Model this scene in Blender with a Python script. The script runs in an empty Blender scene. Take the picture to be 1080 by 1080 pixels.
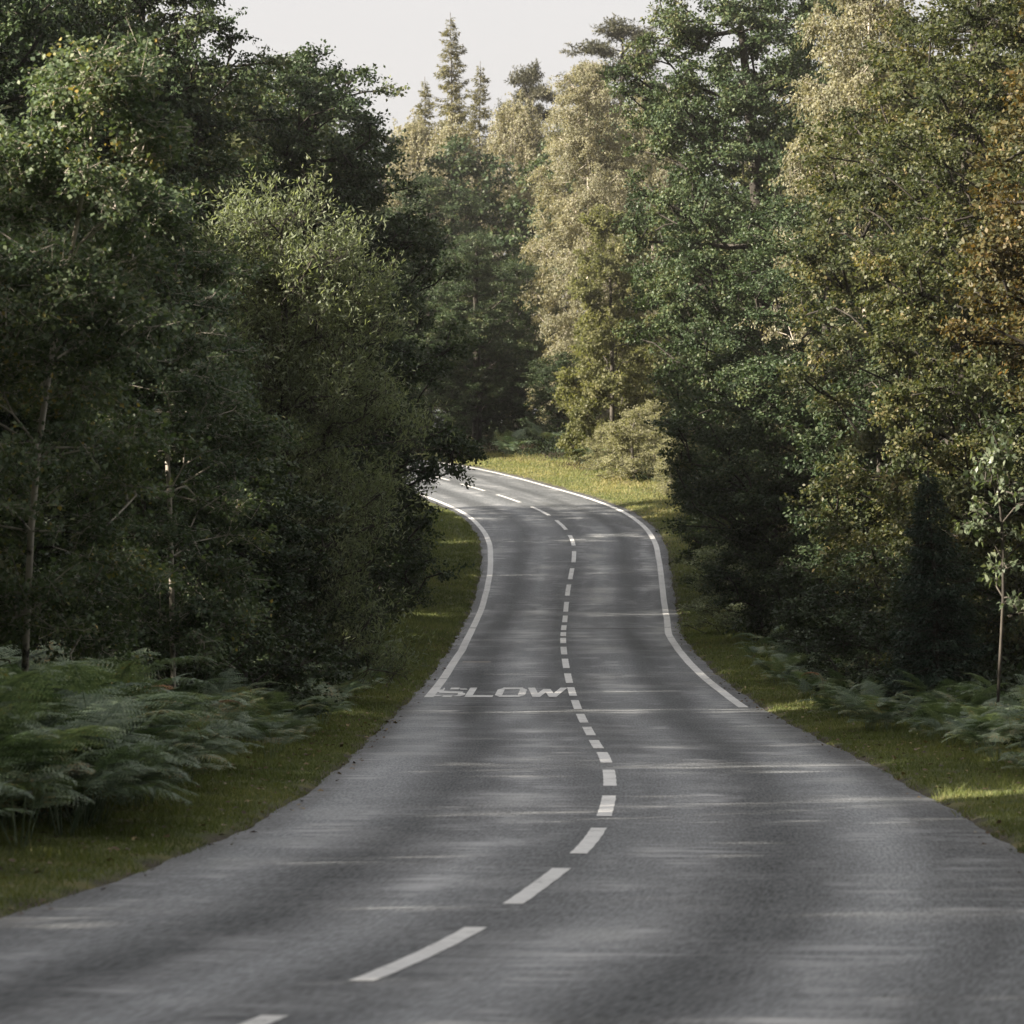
import bpy, math, numpy as np
from mathutils import Vector, Matrix
R = math.radians
C = bpy.data.collections.new('scene_objects'); bpy.context.scene.collection.children.link(C)
CAMZ = 2.1
FPX = 4900.0 / 1080.0            # focal length in frame widths

# ---------------------------------------------------------------- helpers
class MB:
    """collects polygons (numpy) and links them as one mesh object"""
    def __init__(s): s.v = []; s.q = []; s.t = []; s.n = 0; s.tone = []; s.uv = []
    def quads(s, V, F, tone=None):
        V = np.asarray(V, float).reshape(-1, 3); F = np.asarray(F, np.int64)
        (s.q if F.shape[1] == 4 else s.t).append(F + s.n)
        s.v.append(V); s.n += len(V)
        t = np.full(len(V), .5) if tone is None else np.broadcast_to(np.asarray(tone, float), (len(V),))
        s.tone.append(t)
    def mesh(s, name, mat, uv=None, smooth=False):
        V = np.concatenate(s.v); me = bpy.data.meshes.new(name)
        me.vertices.add(len(V)); me.vertices.foreach_set('co', V.astype(np.float32).ravel())
        q = np.concatenate(s.q) if s.q else np.zeros((0, 4), int)
        t = np.concatenate(s.t) if s.t else np.zeros((0, 3), int)
        me.loops.add(q.size + t.size)
        idx = np.concatenate([q.ravel(), t.ravel()]).astype(np.int32)
        me.loops.foreach_set('vertex_index', idx)
        me.polygons.add(len(q) + len(t))
        st = np.concatenate([np.arange(len(q)) * 4, q.size + np.arange(len(t)) * 3]).astype(np.int32)
        me.polygons.foreach_set('loop_start', st)
        me.update(calc_edges=True)
        if smooth: me.polygons.foreach_set('use_smooth', np.ones(len(q) + len(t), bool))
        a = me.attributes.new('tone', 'FLOAT', 'POINT'); a.data.foreach_set('value', np.concatenate(s.tone).astype(np.float32))
        if uv is not None:
            l = me.uv_layers.new(name='road'); l.data.foreach_set('uv', uv[idx].astype(np.float32).ravel())
        me.validate(); me.materials.append(mat)
        return me
def link(name, me, parent=None, loc=None):
    o = bpy.data.objects.new(name, me); C.objects.link(o)
    if parent: o.parent = parent
    if loc is not None: o.location = loc
    return o
def empty(name, loc=(0, 0, 0), rz=0.0, sc=1.0):
    o = bpy.data.objects.new(name, None); C.objects.link(o); o.empty_display_size = .3
    o.location = loc; o.rotation_euler = (0, 0, rz); o.scale = (sc,) * 3 if not hasattr(sc, '__len__') else sc
    return o
def tag(o, label=None, cat=None, group=None, kind=None):
    if label: o['label'] = label
    if cat: o['category'] = cat
    if group: o['group'] = group
    if kind: o['kind'] = kind
    return o
def nrm(v): return v / np.maximum(np.linalg.norm(v, axis=-1, keepdims=True), 1e-9)

# ---------------------------------------------------------------- materials
def mat(name):
    m = bpy.data.materials.new(name); m.use_nodes = True
    nt = m.node_tree; nt.nodes.clear()
    out = nt.nodes.new('ShaderNodeOutputMaterial')
    return m, nt, out
def N(nt, t, **k):
    n = nt.nodes.new(t)
    for a, b in k.items():
        if a.startswith('i_'):
            key = a[2:].replace('_', ' ')
            n.inputs[int(key) if key.isdigit() else key].default_value = b
        else: setattr(n, a, b)
    return n
def ramp(nt, fac, stops, interp='LINEAR'):
    r = nt.nodes.new('ShaderNodeValToRGB'); r.color_ramp.interpolation = interp
    el = r.color_ramp.elements
    while len(el) < len(stops): el.new(.5)
    for e, (p, c) in zip(el, stops):
        e.position = p; e.color = (*c, 1) if len(c) == 3 else c
    nt.links.new(fac, r.inputs[0]); return r.outputs[0]
def math_(nt, op, a, b=None, clamp=False):
    n = nt.nodes.new('ShaderNodeMath'); n.operation = op; n.use_clamp = clamp
    for i, x in enumerate((a, b)):
        if x is None: continue
        if isinstance(x, (int, float)): n.inputs[i].default_value = x
        else: nt.links.new(x, n.inputs[i])
    return n.outputs[0]
def mixc(nt, f, a, b, mode='MIX'):
    n = nt.nodes.new('ShaderNodeMix'); n.data_type = 'RGBA'; n.blend_type = mode
    for i, x in ((0, f), (6, a), (7, b)):
        if isinstance(x, (int, float)): n.inputs[i].default_value = x
        elif isinstance(x, tuple): n.inputs[i].default_value = (*x, 1)
        else: nt.links.new(x, n.inputs[i])
    return n.outputs[2]

def leaf_mat(name, stops, rough=.5, spec=.35, trans=.35, tcol=(1.15, 1.2, .6)):
    m, nt, out = mat(name)
    at = N(nt, 'ShaderNodeAttribute', attribute_name='tone')
    oi = N(nt, 'ShaderNodeObjectInfo')
    geo = N(nt, 'ShaderNodeNewGeometry')
    rnd = math_(nt, 'MULTIPLY', math_(nt, 'SUBTRACT', oi.outputs['Random'], .5), .16)
    rn2 = math_(nt, 'MULTIPLY', math_(nt, 'SUBTRACT', geo.outputs['Random Per Island'], .5), .5)
    t = math_(nt, 'ADD', math_(nt, 'ADD', at.outputs['Fac'], rnd), rn2, True)
    col = ramp(nt, t, stops)
    p = N(nt, 'ShaderNodeBsdfPrincipled'); p.inputs['Roughness'].default_value = rough
    p.inputs['Specular IOR Level'].default_value = spec
    nt.links.new(col, p.inputs['Base Color'])
    tr = N(nt, 'ShaderNodeBsdfTranslucent')
    nt.links.new(mixc(nt, 1.0, col, tcol, 'MULTIPLY'), tr.inputs['Color'])
    mx = N(nt, 'ShaderNodeMixShader'); mx.inputs[0].default_value = trans
    nt.links.new(p.outputs[0], mx.inputs[1]); nt.links.new(tr.outputs[0], mx.inputs[2])
    nt.links.new(mx.outputs[0], out.inputs[0]); return m
def bark_mat(name, c1, c2, scale=9, stretch=.25, thr=(.4, .6)):
    m, nt, out = mat(name)
    tc = N(nt, 'ShaderNodeTexCoord'); mp = N(nt, 'ShaderNodeMapping'); mp.inputs['Scale'].default_value = (1, 1, stretch)
    nt.links.new(tc.outputs['Object'], mp.inputs[0])
    n = N(nt, 'ShaderNodeTexNoise'); n.inputs['Scale'].default_value = scale; n.inputs['Detail'].default_value = 5
    nt.links.new(mp.outputs[0], n.inputs[0])
    col = ramp(nt, n.outputs[0], [(thr[0], c1), (thr[1], c2)])
    p = N(nt, 'ShaderNodeBsdfPrincipled'); p.inputs['Roughness'].default_value = .85
    nt.links.new(col, p.inputs['Base Color'])
    b = N(nt, 'ShaderNodeBump'); b.inputs['Strength'].default_value = .6; b.inputs['Distance'].default_value = .02
    nt.links.new(n.outputs[0], b.inputs['Height']); nt.links.new(b.outputs[0], p.inputs['Normal'])
    nt.links.new(p.outputs[0], out.inputs[0]); return m

M = {}
M['oak'] = leaf_mat('oak_leaves', [(0, (.026, .048, .022)), (.45, (.056, .090, .040)), (.8, (.112, .148, .066)), (1, (.18, .18, .085))], trans=.22, tcol=(1.1, 1.2, .6))
M['olive'] = leaf_mat('olive_oak_leaves', [(0, (.036, .050, .024)), (.45, (.088, .106, .046)), (.8, (.175, .172, .078)), (1, (.29, .23, .11))], trans=.35)
M['bronze'] = leaf_mat('bronze_oak_leaves', [(0, (.040, .046, .020)), (.4, (.085, .088, .036)), (.75, (.17, .145, .06)), (1, (.32, .23, .12))], trans=.35, tcol=(1.3, 1.0, .5))
M['birch'] = leaf_mat('young_birch_leaves', [(0, (.052, .085, .050)), (.5, (.125, .175, .10)), (.88, (.23, .27, .15)), (.98, (.42, .37, .13)), (1, (.5, .38, .13))], rough=.5, spec=.35, trans=.35)
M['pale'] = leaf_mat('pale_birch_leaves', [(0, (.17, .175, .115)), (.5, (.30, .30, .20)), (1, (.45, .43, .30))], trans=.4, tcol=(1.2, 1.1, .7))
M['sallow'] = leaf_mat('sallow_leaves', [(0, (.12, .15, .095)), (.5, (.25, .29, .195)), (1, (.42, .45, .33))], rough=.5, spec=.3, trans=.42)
M['maple'] = leaf_mat('maple_leaves', [(0, (.10, .115, .05)), (.5, (.20, .205, .10)), (1, (.34, .32, .17))], trans=.45)
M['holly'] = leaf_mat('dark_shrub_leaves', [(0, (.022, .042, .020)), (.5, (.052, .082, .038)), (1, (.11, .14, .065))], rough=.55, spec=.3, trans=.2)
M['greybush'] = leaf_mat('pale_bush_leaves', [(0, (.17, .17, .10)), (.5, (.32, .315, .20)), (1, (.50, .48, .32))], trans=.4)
M['sap'] = leaf_mat('sapling_leaves', [(0, (.07, .10, .06)), (.5, (.15, .19, .115)), (1, (.36, .39, .28))], rough=.35, spec=.5, trans=.35)
M['needle'] = leaf_mat('spruce_needles', [(0, (.018, .040, .026)), (.5, (.034, .068, .042)), (1, (.06, .10, .06))], trans=.15)
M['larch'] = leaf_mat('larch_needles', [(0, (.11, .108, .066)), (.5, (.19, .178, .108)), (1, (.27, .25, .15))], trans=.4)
M['pine'] = leaf_mat('pine_needles', [(0, (.05, .056, .038)), (.5, (.095, .098, .064)), (1, (.16, .15, .10))], trans=.2)
M['fern'] = leaf_mat('bracken_fronds', [(0, (.060, .100, .060)), (.5, (.165, .230, .145)), (.95, (.33, .39, .26)), (1, (.38, .29, .14))], rough=.45, spec=.4, trans=.3)
M['brownfern'] = leaf_mat('brown_bracken_fronds', [(0, (.14, .065, .025)), (.5, (.26, .12, .045)), (1, (.36, .19, .08))], trans=.3, tcol=(1.2, .9, .5))
M['under'] = leaf_mat('undergrowth_leaves', [(0, (.018, .032, .016)), (.5, (.04, .06, .03)), (1, (.09, .11, .055))], rough=.6, spec=.25, trans=.25)
M['grass'] = leaf_mat('grass_blades', [(0, (.095, .125, .045)), (.5, (.195, .230, .090)), (.85, (.34, .325, .15)), (1, (.44, .38, .20))], rough=.6, spec=.2, trans=.35)
M['litter'] = leaf_mat('fallen_leaves', [(0, (.05, .028, .014)), (.5, (.13, .075, .035)), (1, (.30, .22, .09))], trans=.1)
M['bark'] = bark_mat('oak_bark', (.022, .019, .015), (.06, .052, .042))
M['birchbark'] = bark_mat('birch_bark', (.05, .045, .04), (.55, .50, .43), 7, .8, (.36, .47))
M['greybark'] = bark_mat('grey_bark', (.045, .040, .033), (.11, .098, .08))

# ---------------------------------------------------------------- the lie of the land
kD = [-200, -60, 0, 12, 27.0, 33, 38.9, 44.9, 50.9, 56.9, 62.9, 68.9, 74.9, 80.9, 86.9, 92.9, 98.9, 104.9, 110.9, 116.9, 122.9, 128.9, 134.9, 140.9, 146.9, 152.9, 158.9, 164.9, 170.9, 176.8, 182.6, 189, 196, 206, 218, 235, 270, 400, 900, 5000]
kH = [1.5, 1.7, 2.1, 2.32, 2.56, 2.65, 2.75, 2.84, 2.91, 3.00, 3.15, 3.25, 3.33, 3.355, 3.36, 3.33, 3.22, 3.13, 3.065, 3.075, 3.07, 2.97, 2.77, 2.36, 1.96, 1.47, .97, .46, -.03, -.52, -.97, -1.46, -1.96, -2.5, -2.95, -3.4, -3.9, -4.5, -5, -5]
def hermite(xk, yk, x):
    xk = np.asarray(xk, float); yk = np.asarray(yk, float)
    d = np.gradient(yk, xk); i = np.clip(np.searchsorted(xk, x) - 1, 0, len(xk) - 2)
    w = xk[i + 1] - xk[i]; t = (x - xk[i]) / w
    t2 = t * t; t3 = t2 * t
    return (2*t3 - 3*t2 + 1) * yk[i] + (t3 - 2*t2 + t) * w * d[i] + (-2*t3 + 3*t2) * yk[i+1] + (t3 - t2) * w * d[i+1]
def zroad(y): return CAMZ - hermite(kD, kH, np.asarray(y, float))
CL = [(-14, -40), (-9, -18), (-6.4, -4), (-4.3, 6), (-2.45, 16), (-1.14, 23.2), (-.48, 27.0), (.20, 33), (.66, 38.9), (.92, 44.9), (1.07, 50.9), (1.13, 56.9), (1.14, 62.9), (1.14, 68.9), (1.13, 74.9), (1.12, 80.9), (1.12, 86.9), (1.13, 92.9), (1.14, 98.9), (1.17, 104.9), (1.22, 110.9), (1.29, 116.9), (1.37, 122.9), (1.47, 128.9), (1.57, 134.9), (1.70, 140.9), (1.87, 146.9), (2.04, 152.9), (2.06, 158.9), (1.76, 164.9), (1.08, 170.9), (-.13, 176.8), (-1.55, 182.6), (-3.0, 188.3), (-4.7, 194), (-7.1, 200), (-11, 207), (-17, 215), (-27, 225), (-45, 238)]
CL = np.array(CL)
seg = np.r_[0, np.cumsum(np.linalg.norm(np.diff(CL, axis=0), axis=1))]
SS = np.arange(0, seg[-1], .5)
cx = hermite(seg, CL[:, 0], SS); cy = hermite(seg, CL[:, 1], SS)
k5 = np.array([1, 2, 3, 2, 1]) / 9.
cx[2:-2] = np.convolve(cx, k5, 'valid'); cy[2:-2] = np.convolve(cy, k5, 'valid')
CS = np.r_[0, np.cumsum(np.hypot(np.diff(cx), np.diff(cy)))]
tx = np.gradient(cx, CS); ty = np.gradient(cy, CS); tl = np.hypot(tx, ty); tx /= tl; ty /= tl
nx, ny = ty, -tx                                  # points to the right of the road
wkD = [-200, 27, 33, 38.9, 44.9, 50.9, 56.9, 62.9, 68.9, 74.9, 80.9, 86.9, 92.9, 98.9, 104.9, 110.9, 116.9, 122.9, 128.9, 134.9, 140.9, 146.9, 152.9, 158.9, 164.9, 170.9, 176.8, 182.6, 300]
wkL = [3.1, 3.1, 3.1, 3.1, 3.1, 3.09, 3.09, 3.15, 3.14, 3.09, 2.98, 2.89, 2.80, 2.69, 2.60, 2.60, 2.65, 2.71, 2.74, 2.74, 2.76, 2.87, 3.05, 3.17, 3.25, 3.25, 3.2, 3.2, 3.2]
wkR = [4.6, 3.95, 3.65, 3.45, 3.25, 3.1, 3.09, 3.15, 3.2, 3.2, 3.17, 3.14, 3.07, 2.97, 2.93, 2.93, 2.98, 3.08, 3.16, 3.2, 3.2, 3.17, 3.1, 3.12, 3.18, 3.25, 3.3, 3.3, 3.3]
def WL(y): return np.interp(y, wkD, wkL)
def WR(y): return np.interp(y, wkD, wkR)
def lateral(x, y):
    """signed distance to the centre line (right positive) and arc length"""
    x = np.atleast_1d(np.asarray(x, float)); y = np.atleast_1d(np.asarray(y, float))
    la = np.empty(len(x)); sa = np.empty(len(x))
    for a in range(0, len(x), 4000):
        xx = x[a:a+4000, None]; yy = y[a:a+4000, None]
        d = (xx - cx[None, ::2])**2 + (yy - cy[None, ::2])**2
        j = np.argmin(d, 1) * 2
        la[a:a+4000] = (x[a:a+4000] - cx[j]) * nx[j] + (y[a:a+4000] - cy[j]) * ny[j]
        e = np.sqrt(np.min(d, 1)); big = e > np.abs(la[a:a+4000]) + 1.5
        la[a:a+4000][big] = (np.sign(la[a:a+4000]) * e)[big] if False else np.where(la[a:a+4000][big] < 0, -e[big], e[big])
        sa[a:a+4000] = CS[j]
    return la, sa
def vnoise(x, y, s=1.0):
    return (np.sin(x*1.3/s + 1.7*np.sin(y*.7/s)) + np.sin(y*1.1/s + 2.1*np.sin(x*.9/s + 1.3)) + np.sin((x+y)*2.3/s)*.5) / 2.5
def G(x, y):
    x = np.atleast_1d(np.asarray(x, float)); y = np.atleast_1d(np.asarray(y, float))
    la, _ = lateral(x, y); w = np.where(la < 0, WL(y), WR(y)); a = np.abs(la) - w
    b = np.interp(a, [-9, -.25, -.02, .12, 1.0, 2.5, 6, 14, 40, 400], [-.05, -.05, -.02, .03, .06, .15, .35, .6, 1.0, 1.5])
    return zroad(y) + b + np.clip(a - .6, 0, 3) / 3 * .12 * vnoise(x, y, 1.4) + np.clip(a, 0, .6) * .03 * vnoise(x, y, .25)
def g1(x, y): return float(G([x], [y])[0])

# ground sheet
rows = np.r_[-3000, -800, -300, -120, -60, np.arange(-40, 0, 4), np.arange(0, 240, .75), np.arange(240, 400, 8), 500, 800, 1500, 4000]
offs = np.r_[-3000, -700, -250, -120, -70, -45, -30, -22, -16, -12, np.arange(-10, -5, .6), np.arange(-5, -3.6, .25), np.arange(-3.6, -2.4, .08), -2, -1, 0, 1, 2, np.arange(2.4, 3.8, .08), np.arange(3.8, 5.2, .25), np.arange(5.2, 10.2, .6), 12, 16, 22, 30, 45, 70, 120, 250, 700, 3000]
order = np.argsort(cy)
Xc = np.interp(rows, CL[:, 1][:36], CL[:, 0][:36])
X = Xc[:, None] + offs[None]; Y = np.broadcast_to(rows[:, None], X.shape)
Z = G(X.ravel(), Y.ravel())
mb = MB(); nr, nc = X.shape
i = (np.arange(nr-1)[:, None]*nc + np.arange(nc-1)[None]).ravel()
mb.quads(np.c_[X.ravel(), Y.ravel(), Z], np.c_[i, i+1, i+nc+1, i+nc])
la, sa = lateral(X.ravel(), Y.ravel())
wr = np.where(la < 0, WL(Y.ravel()), WR(Y.ravel()))
mb.tone = [np.abs(la) - wr]
m, nt, out = mat('ground_soil_and_turf')
at = N(nt, 'ShaderNodeAttribute', attribute_name='tone'); tc = N(nt, 'ShaderNodeTexCoord')
n1 = N(nt, 'ShaderNodeTexNoise', i_Scale=1.3, i_Detail=6.0); nt.links.new(tc.outputs['Object'], n1.inputs[0])
n2 = N(nt, 'ShaderNodeTexNoise', i_Scale=22.0, i_Detail=6.0); nt.links.new(tc.outputs['Object'], n2.inputs[0])
turf = ramp(nt, n1.outputs[0], [(.3, (.065, .082, .032)), (.52, (.115, .13, .050)), (.7, (.17, .155, .07))])
turf = mixc(nt, .6, turf, ramp(nt, n2.outputs[0], [(.35, (.45, .45, .45)), (.65, (1.3, 1.3, 1.3))]), 'MULTIPLY')
soil = ramp(nt, n2.outputs[0], [(.35, (.020, .017, .012)), (.65, (.065, .048, .030))])
grit = ramp(nt, n2.outputs[0], [(.35, (.04, .036, .028)), (.65, (.12, .105, .08))])
e = math_(nt, 'ADD', at.outputs['Fac'], math_(nt, 'MULTIPLY', math_(nt, 'SUBTRACT', n1.outputs[0], .5), 1.6))
f1 = ramp(nt, math_(nt, 'DIVIDE', e, 4.0), [(.45, (0, 0, 0)), (.75, (1, 1, 1))])
e2 = math_(nt, 'ADD', at.outputs['Fac'], math_(nt, 'MULTIPLY', math_(nt, 'SUBTRACT', n1.outputs[0], .5), .5))
f2 = ramp(nt, e2, [(.0, (1, 1, 1)), (.14, (0, 0, 0))])
col = mixc(nt, f2, mixc(nt, f1, turf, soil), grit)
p = N(nt, 'ShaderNodeBsdfPrincipled'); p.inputs['Roughness'].default_value = .95; p.inputs['Specular IOR Level'].default_value = .15
nt.links.new(col, p.inputs['Base Color'])
b = N(nt, 'ShaderNodeBump'); b.inputs['Strength'].default_value = .8; b.inputs['Distance'].default_value = .04
nt.links.new(n2.outputs[0], b.inputs['Height']); nt.links.new(b.outputs[0], p.inputs['Normal'])
nt.links.new(p.outputs[0], out.inputs[0])
tag(link('ground', mb.mesh('ground', m, smooth=True)), 'grassy verges and dark woodland floor on both sides of the road', 'ground', kind='structure')

# ---------------------------------------------------------------- the road
def road_pt(s, lat, lift=0.0):
    s = np.asarray(s, float); lat = np.asarray(lat, float)
    x = np.interp(s, CS, cx) + lat * np.interp(s, CS, nx); y = np.interp(s, CS, cy) + lat * np.interp(s, CS, ny)
    return np.stack([x, y, zroad(y) + lift], -1)
def s_at(y): return float(np.interp(y, cy, CS))
ls = np.linspace(-1, 1, 25)
S2, U2 = np.meshgrid(CS, ls, indexing='ij')
Wl = WL(np.interp(S2, CS, cy)) + .03*np.sin(S2*.9) + .015*np.sin(S2*3.1+1) + .008*np.sin(S2*9.1)
Wr = WR(np.interp(S2, CS, cy)) + .03*np.sin(S2*.8+2) + .015*np.sin(S2*3.4) + .008*np.sin(S2*10.3)
LT = np.where(U2 < 0, U2*Wl, U2*Wr)
P = road_pt(S2, LT); mb = MB(); nr, nc = S2.shape
i = (np.arange(nr-1)[:, None]*nc + np.arange(nc-1)[None]).ravel()
mb.quads(P.reshape(-1, 3), np.c_[i, i+1, i+nc+1, i+nc], np.abs(U2).ravel())
m, nt, out = mat('worn_asphalt')
uv = N(nt, 'ShaderNodeUVMap', uv_map='road'); sx = N(nt, 'ShaderNodeSeparateXYZ'); nt.links.new(uv.outputs[0], sx.inputs[0])
lat, ss = sx.outputs[0], sx.outputs[1]
def tex(sc, sl, sv, detail=4.0, off=0.0):
    cmb = N(nt, 'ShaderNodeCombineXYZ')
    nt.links.new(math_(nt, 'ADD', math_(nt, 'MULTIPLY', lat, sl), off), cmb.inputs[0])
    nt.links.new(math_(nt, 'MULTIPLY', ss, sv), cmb.inputs[1])
    n = N(nt, 'ShaderNodeTexNoise'); n.inputs['Scale'].default_value = sc; n.inputs['Detail'].default_value = detail
    nt.links.new(cmb.outputs[0], n.inputs[0]); return n.outputs[0]
wob = math_(nt, 'MULTIPLY', math_(nt, 'SUBTRACT', tex(.08, 1, 1, 2.0), .5), .6)
al = math_(nt, 'ABSOLUTE', math_(nt, 'ADD', lat, wob))
# wheel tracks: paler, polished bands in each lane
trk = ramp(nt, math_(nt, 'DIVIDE', al, 3.5), [(.0, (.25,)*3), (.10, (.35,)*3), (.24, (1,)*3), (.36, (.5,)*3), (.46, (.05,)*3), (.58, (.35,)*3), (.72, (1,)*3), (.84, (.45,)*3), (.95, (.3,)*3)], 'B_SPLINE')
big = tex(.5, 1.9, .035, 4.0)
mid = tex(1.6, 1.4, .07, 6.0, 7.0)
fine = tex(45, 1, 1, 3.0)
agg = tex(60, 1, .10, 2.0)
agg2 = tex(38, 1, .08, 4.0, 3.0)
base = mixc(nt, trk, (.054, .059, .062), (.195, .207, .218))
base = mixc(nt, .85, base, ramp(nt, big, [(.32, (.62,)*3), (.68, (1.38,)*3)]), 'MULTIPLY')
base = mixc(nt, .55, base, ramp(nt, mid, [(.3, (.75,)*3), (.7, (1.28,)*3)]), 'MULTIPLY')
base = mixc(nt, .5, base, ramp(nt, fine, [(.3, (.7,)*3), (.7, (1.35,)*3)]), 'MULTIPLY')
base = mixc(nt, .5, base, ramp(nt, agg, [(.35, (.55,)*3), (.65, (1.5,)*3)]), 'MULTIPLY')
base = mixc(nt, .7, base, ramp(nt, agg2, [(.35, (.58,)*3), (.65, (1.5,)*3)]), 'MULTIPLY')
# pale worn patches, with sky glare also put into their colour
sc = math_(nt, 'MULTIPLY', ramp(nt, tex(1.3, 1.0, .22, 7.0, 31.0), [(.49, (0,)*3), (.62, (1,)*3)]), trk)
sc = math_(nt, 'MULTIPLY', sc, ramp(nt, tex(2.2, .5, 1.3, 8.0, 11.0), [(.42, (0,)*3), (.60, (1,)*3)]))
base = mixc(nt, math_(nt, 'MULTIPLY', sc, .9), base, (.42, .43, .44))
# cross joints where strips of surfacing meet
def joint(s0, w, l0, l1):
    a = math_(nt, 'COMPARE', ss, s0); a.node.inputs[2].default_value = w
    b_ = math_(nt, 'COMPARE', lat, (l0+l1)/2); b_.node.inputs[2].default_value = (l1-l0)/2
    return math_(nt, 'MULTIPLY', a, b_)
for (y0, w, l0, l1, c, k) in ((80, .10, -2.6, .1, (.34, .33, .32), .45), (122.5, .35, .2, 3.0, (.03, .03, .032), .7), (123.4, .12, .2, 3.0, (.2, .2, .2), .5), (151.2, .12, -1.0, .5, (.3, .3, .3), .5), (99.5, .16, -2.2, -1.6, (.42, .36, .30), .7), (111.5, .12, -1.9, -1.2, (.3, .28, .24), .5)):
    base = mixc(nt, math_(nt, 'MULTIPLY', joint(s_at(y0), w, l0, l1), k), base, c)
# darker fresh tar outside the edge lines
ea = N(nt, 'ShaderNodeAttribute', attribute_name='tone')
edge = ramp(nt, ea.outputs['Fac'], [(.90, (0,)*3), (.95, (1,)*3)])
base = mixc(nt, math_(nt, 'MULTIPLY', edge, .35), base, (.05, .048, .046))
p = N(nt, 'ShaderNodeBsdfPrincipled'); nt.links.new(base, p.inputs['Base Color'])
pol = math_(nt, 'MULTIPLY', ramp(nt, tex(.55, .7, .55, 6.0, 53.0), [(.50, (0,)*3), (.64, (1,)*3)]), math_(nt, 'ADD', math_(nt, 'MULTIPLY', trk, .8), .2))
rg = math_(nt, 'SUBTRACT', math_(nt, 'ADD', .62, math_(nt, 'MULTIPLY', fine, .12)), math_(nt, 'MULTIPLY', pol, .30))
rg = math_(nt, 'SUBTRACT', rg, math_(nt, 'MULTIPLY', trk, .08))
nt.links.new(rg, p.inputs['Roughness']); spm = math_(nt, 'ADD', math_(nt, 'MULTIPLY', math_(nt, 'ADD', trk, math_(nt, 'MULTIPLY', math_(nt, 'SUBTRACT', big, .5), 1.5)), .50), .10)
spm = math_(nt, 'ADD', spm, math_(nt, 'MULTIPLY', math_(nt, 'SUBTRACT', agg2, .5), .6), True)
spm = math_(nt, 'ADD', spm, math_(nt, 'MULTIPLY', sc, .45), True)
nt.links.new(spm, p.inputs['Specular IOR Level'])
b = N(nt, 'ShaderNodeBump'); b.inputs['Strength'].default_value = .35; b.inputs['Distance'].default_value = .006
nt.links.new(agg, b.inputs['Height']); nt.links.new(b.outputs[0], p.inputs['Normal'])
nt.links.new(p.outputs[0], out.inputs[0])
road = link('road', mb.mesh('road', m, uv=np.stack([LT, S2], -1).reshape(-1, 2), smooth=True))
tag(road, 'winding two lane grey asphalt road through the wood', 'road', kind='structure')

m, nt, out = mat('worn_white_road_paint')
tc = N(nt, 'ShaderNodeTexCoord')
n1 = N(nt, 'ShaderNodeTexNoise', i_Scale=9.0, i_Detail=8.0, i_Roughness=.7); nt.links.new(tc.outputs['Object'], n1.inputs[0])
n2 = N(nt, 'ShaderNodeTexNoise', i_Scale=1.1, i_Detail=3.0); nt.links.new(tc.outputs['Object'], n2.inputs[0])
w = math_(nt, 'ADD', math_(nt, 'MULTIPLY', n1.outputs[0], .7), math_(nt, 'MULTIPLY', n2.outputs[0], .35))
col = ramp(nt, w, [(.36, (.15, .148, .143)), (.44, (.66, .66, .64)), (.58, (.82, .82, .80))])
p = N(nt, 'ShaderNodeBsdfPrincipled'); nt.links.new(col, p.inputs['Base Color']); p.inputs['Roughness'].default_value = .55
nt.links.new(p.outputs[0], out.inputs[0]); M['paint'] = m
LIFT = .005
def strip(mb, s0, s1, lat, w, ds=.25):
    n = max(2, int((s1-s0)/ds)+1); s = np.linspace(s0, s1, n)
    la = lat(s) if callable(lat) else np.full(n, lat)
    je = .006*np.sin(s*7+lat0(s)) if False else 0
    a = road_pt(s, la - w/2 + .003*np.sin(s*8.3), LIFT); b = road_pt(s, la + w/2 + .003*np.sin(s*6.1+2), LIFT)
    V = np.stack([a, b], 1).reshape(-1, 3); i = np.arange(n-1)*2
    mb.quads(V, np.c_[i, i+1, i+3, i+2])
# edge lines
yS = lambda s: np.interp(s, CS, cy)
def gaps(s0, s1, holes):
    out_ = []; a = s0
    for h, g in holes: out_.append((a, h)); a = h+g
    out_.append((a, s1)); return out_
for side in (-1, 1):
    mb = MB(); fl = (lambda s: -(WL(yS(s)) - .30)) if side < 0 else (lambda s: WR(yS(s)) - .33)
    a = s_at(84.2 if side < 0 else 79.6)
    hs = [(s_at(92.6), .18), (s_at(122.6), .45)] if side < 0 else [(s_at(113), .2), (s_at(123), .3)]
    for s0, s1 in gaps(a, CS[-1] - 1, hs): strip(mb, s0, s1, fl, .175)
    tag(link('edge_line', mb.mesh('edge_line', M['paint']), road))
# centre dashes: 4 m marks every 6 m
dc = [21.1, 27.0, 33, 38.9, 44.9, 50.9, 56.9, 62.9, 68.9, 74.9, 80.9, 86.9, 92.9, 98.9, 104.9, 110.9, 116.9, 122.9, 128.9, 134.9, 140.9, 146.9, 152.9, 158.9, 164.9, 170.9, 176.8, 182.6]
sdc = [s_at(y) for y in dc]
for _ in range(7): sdc.append(sdc[-1] + 6)
for s0 in [sdc[0]-6, sdc[0]-12] + sdc:
    mb = MB(); strip(mb, s0-2.0, s0+1.95, 0.0, .14)
    link('centre_dash', mb.mesh('centre_dash', M['paint']), road)
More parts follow.
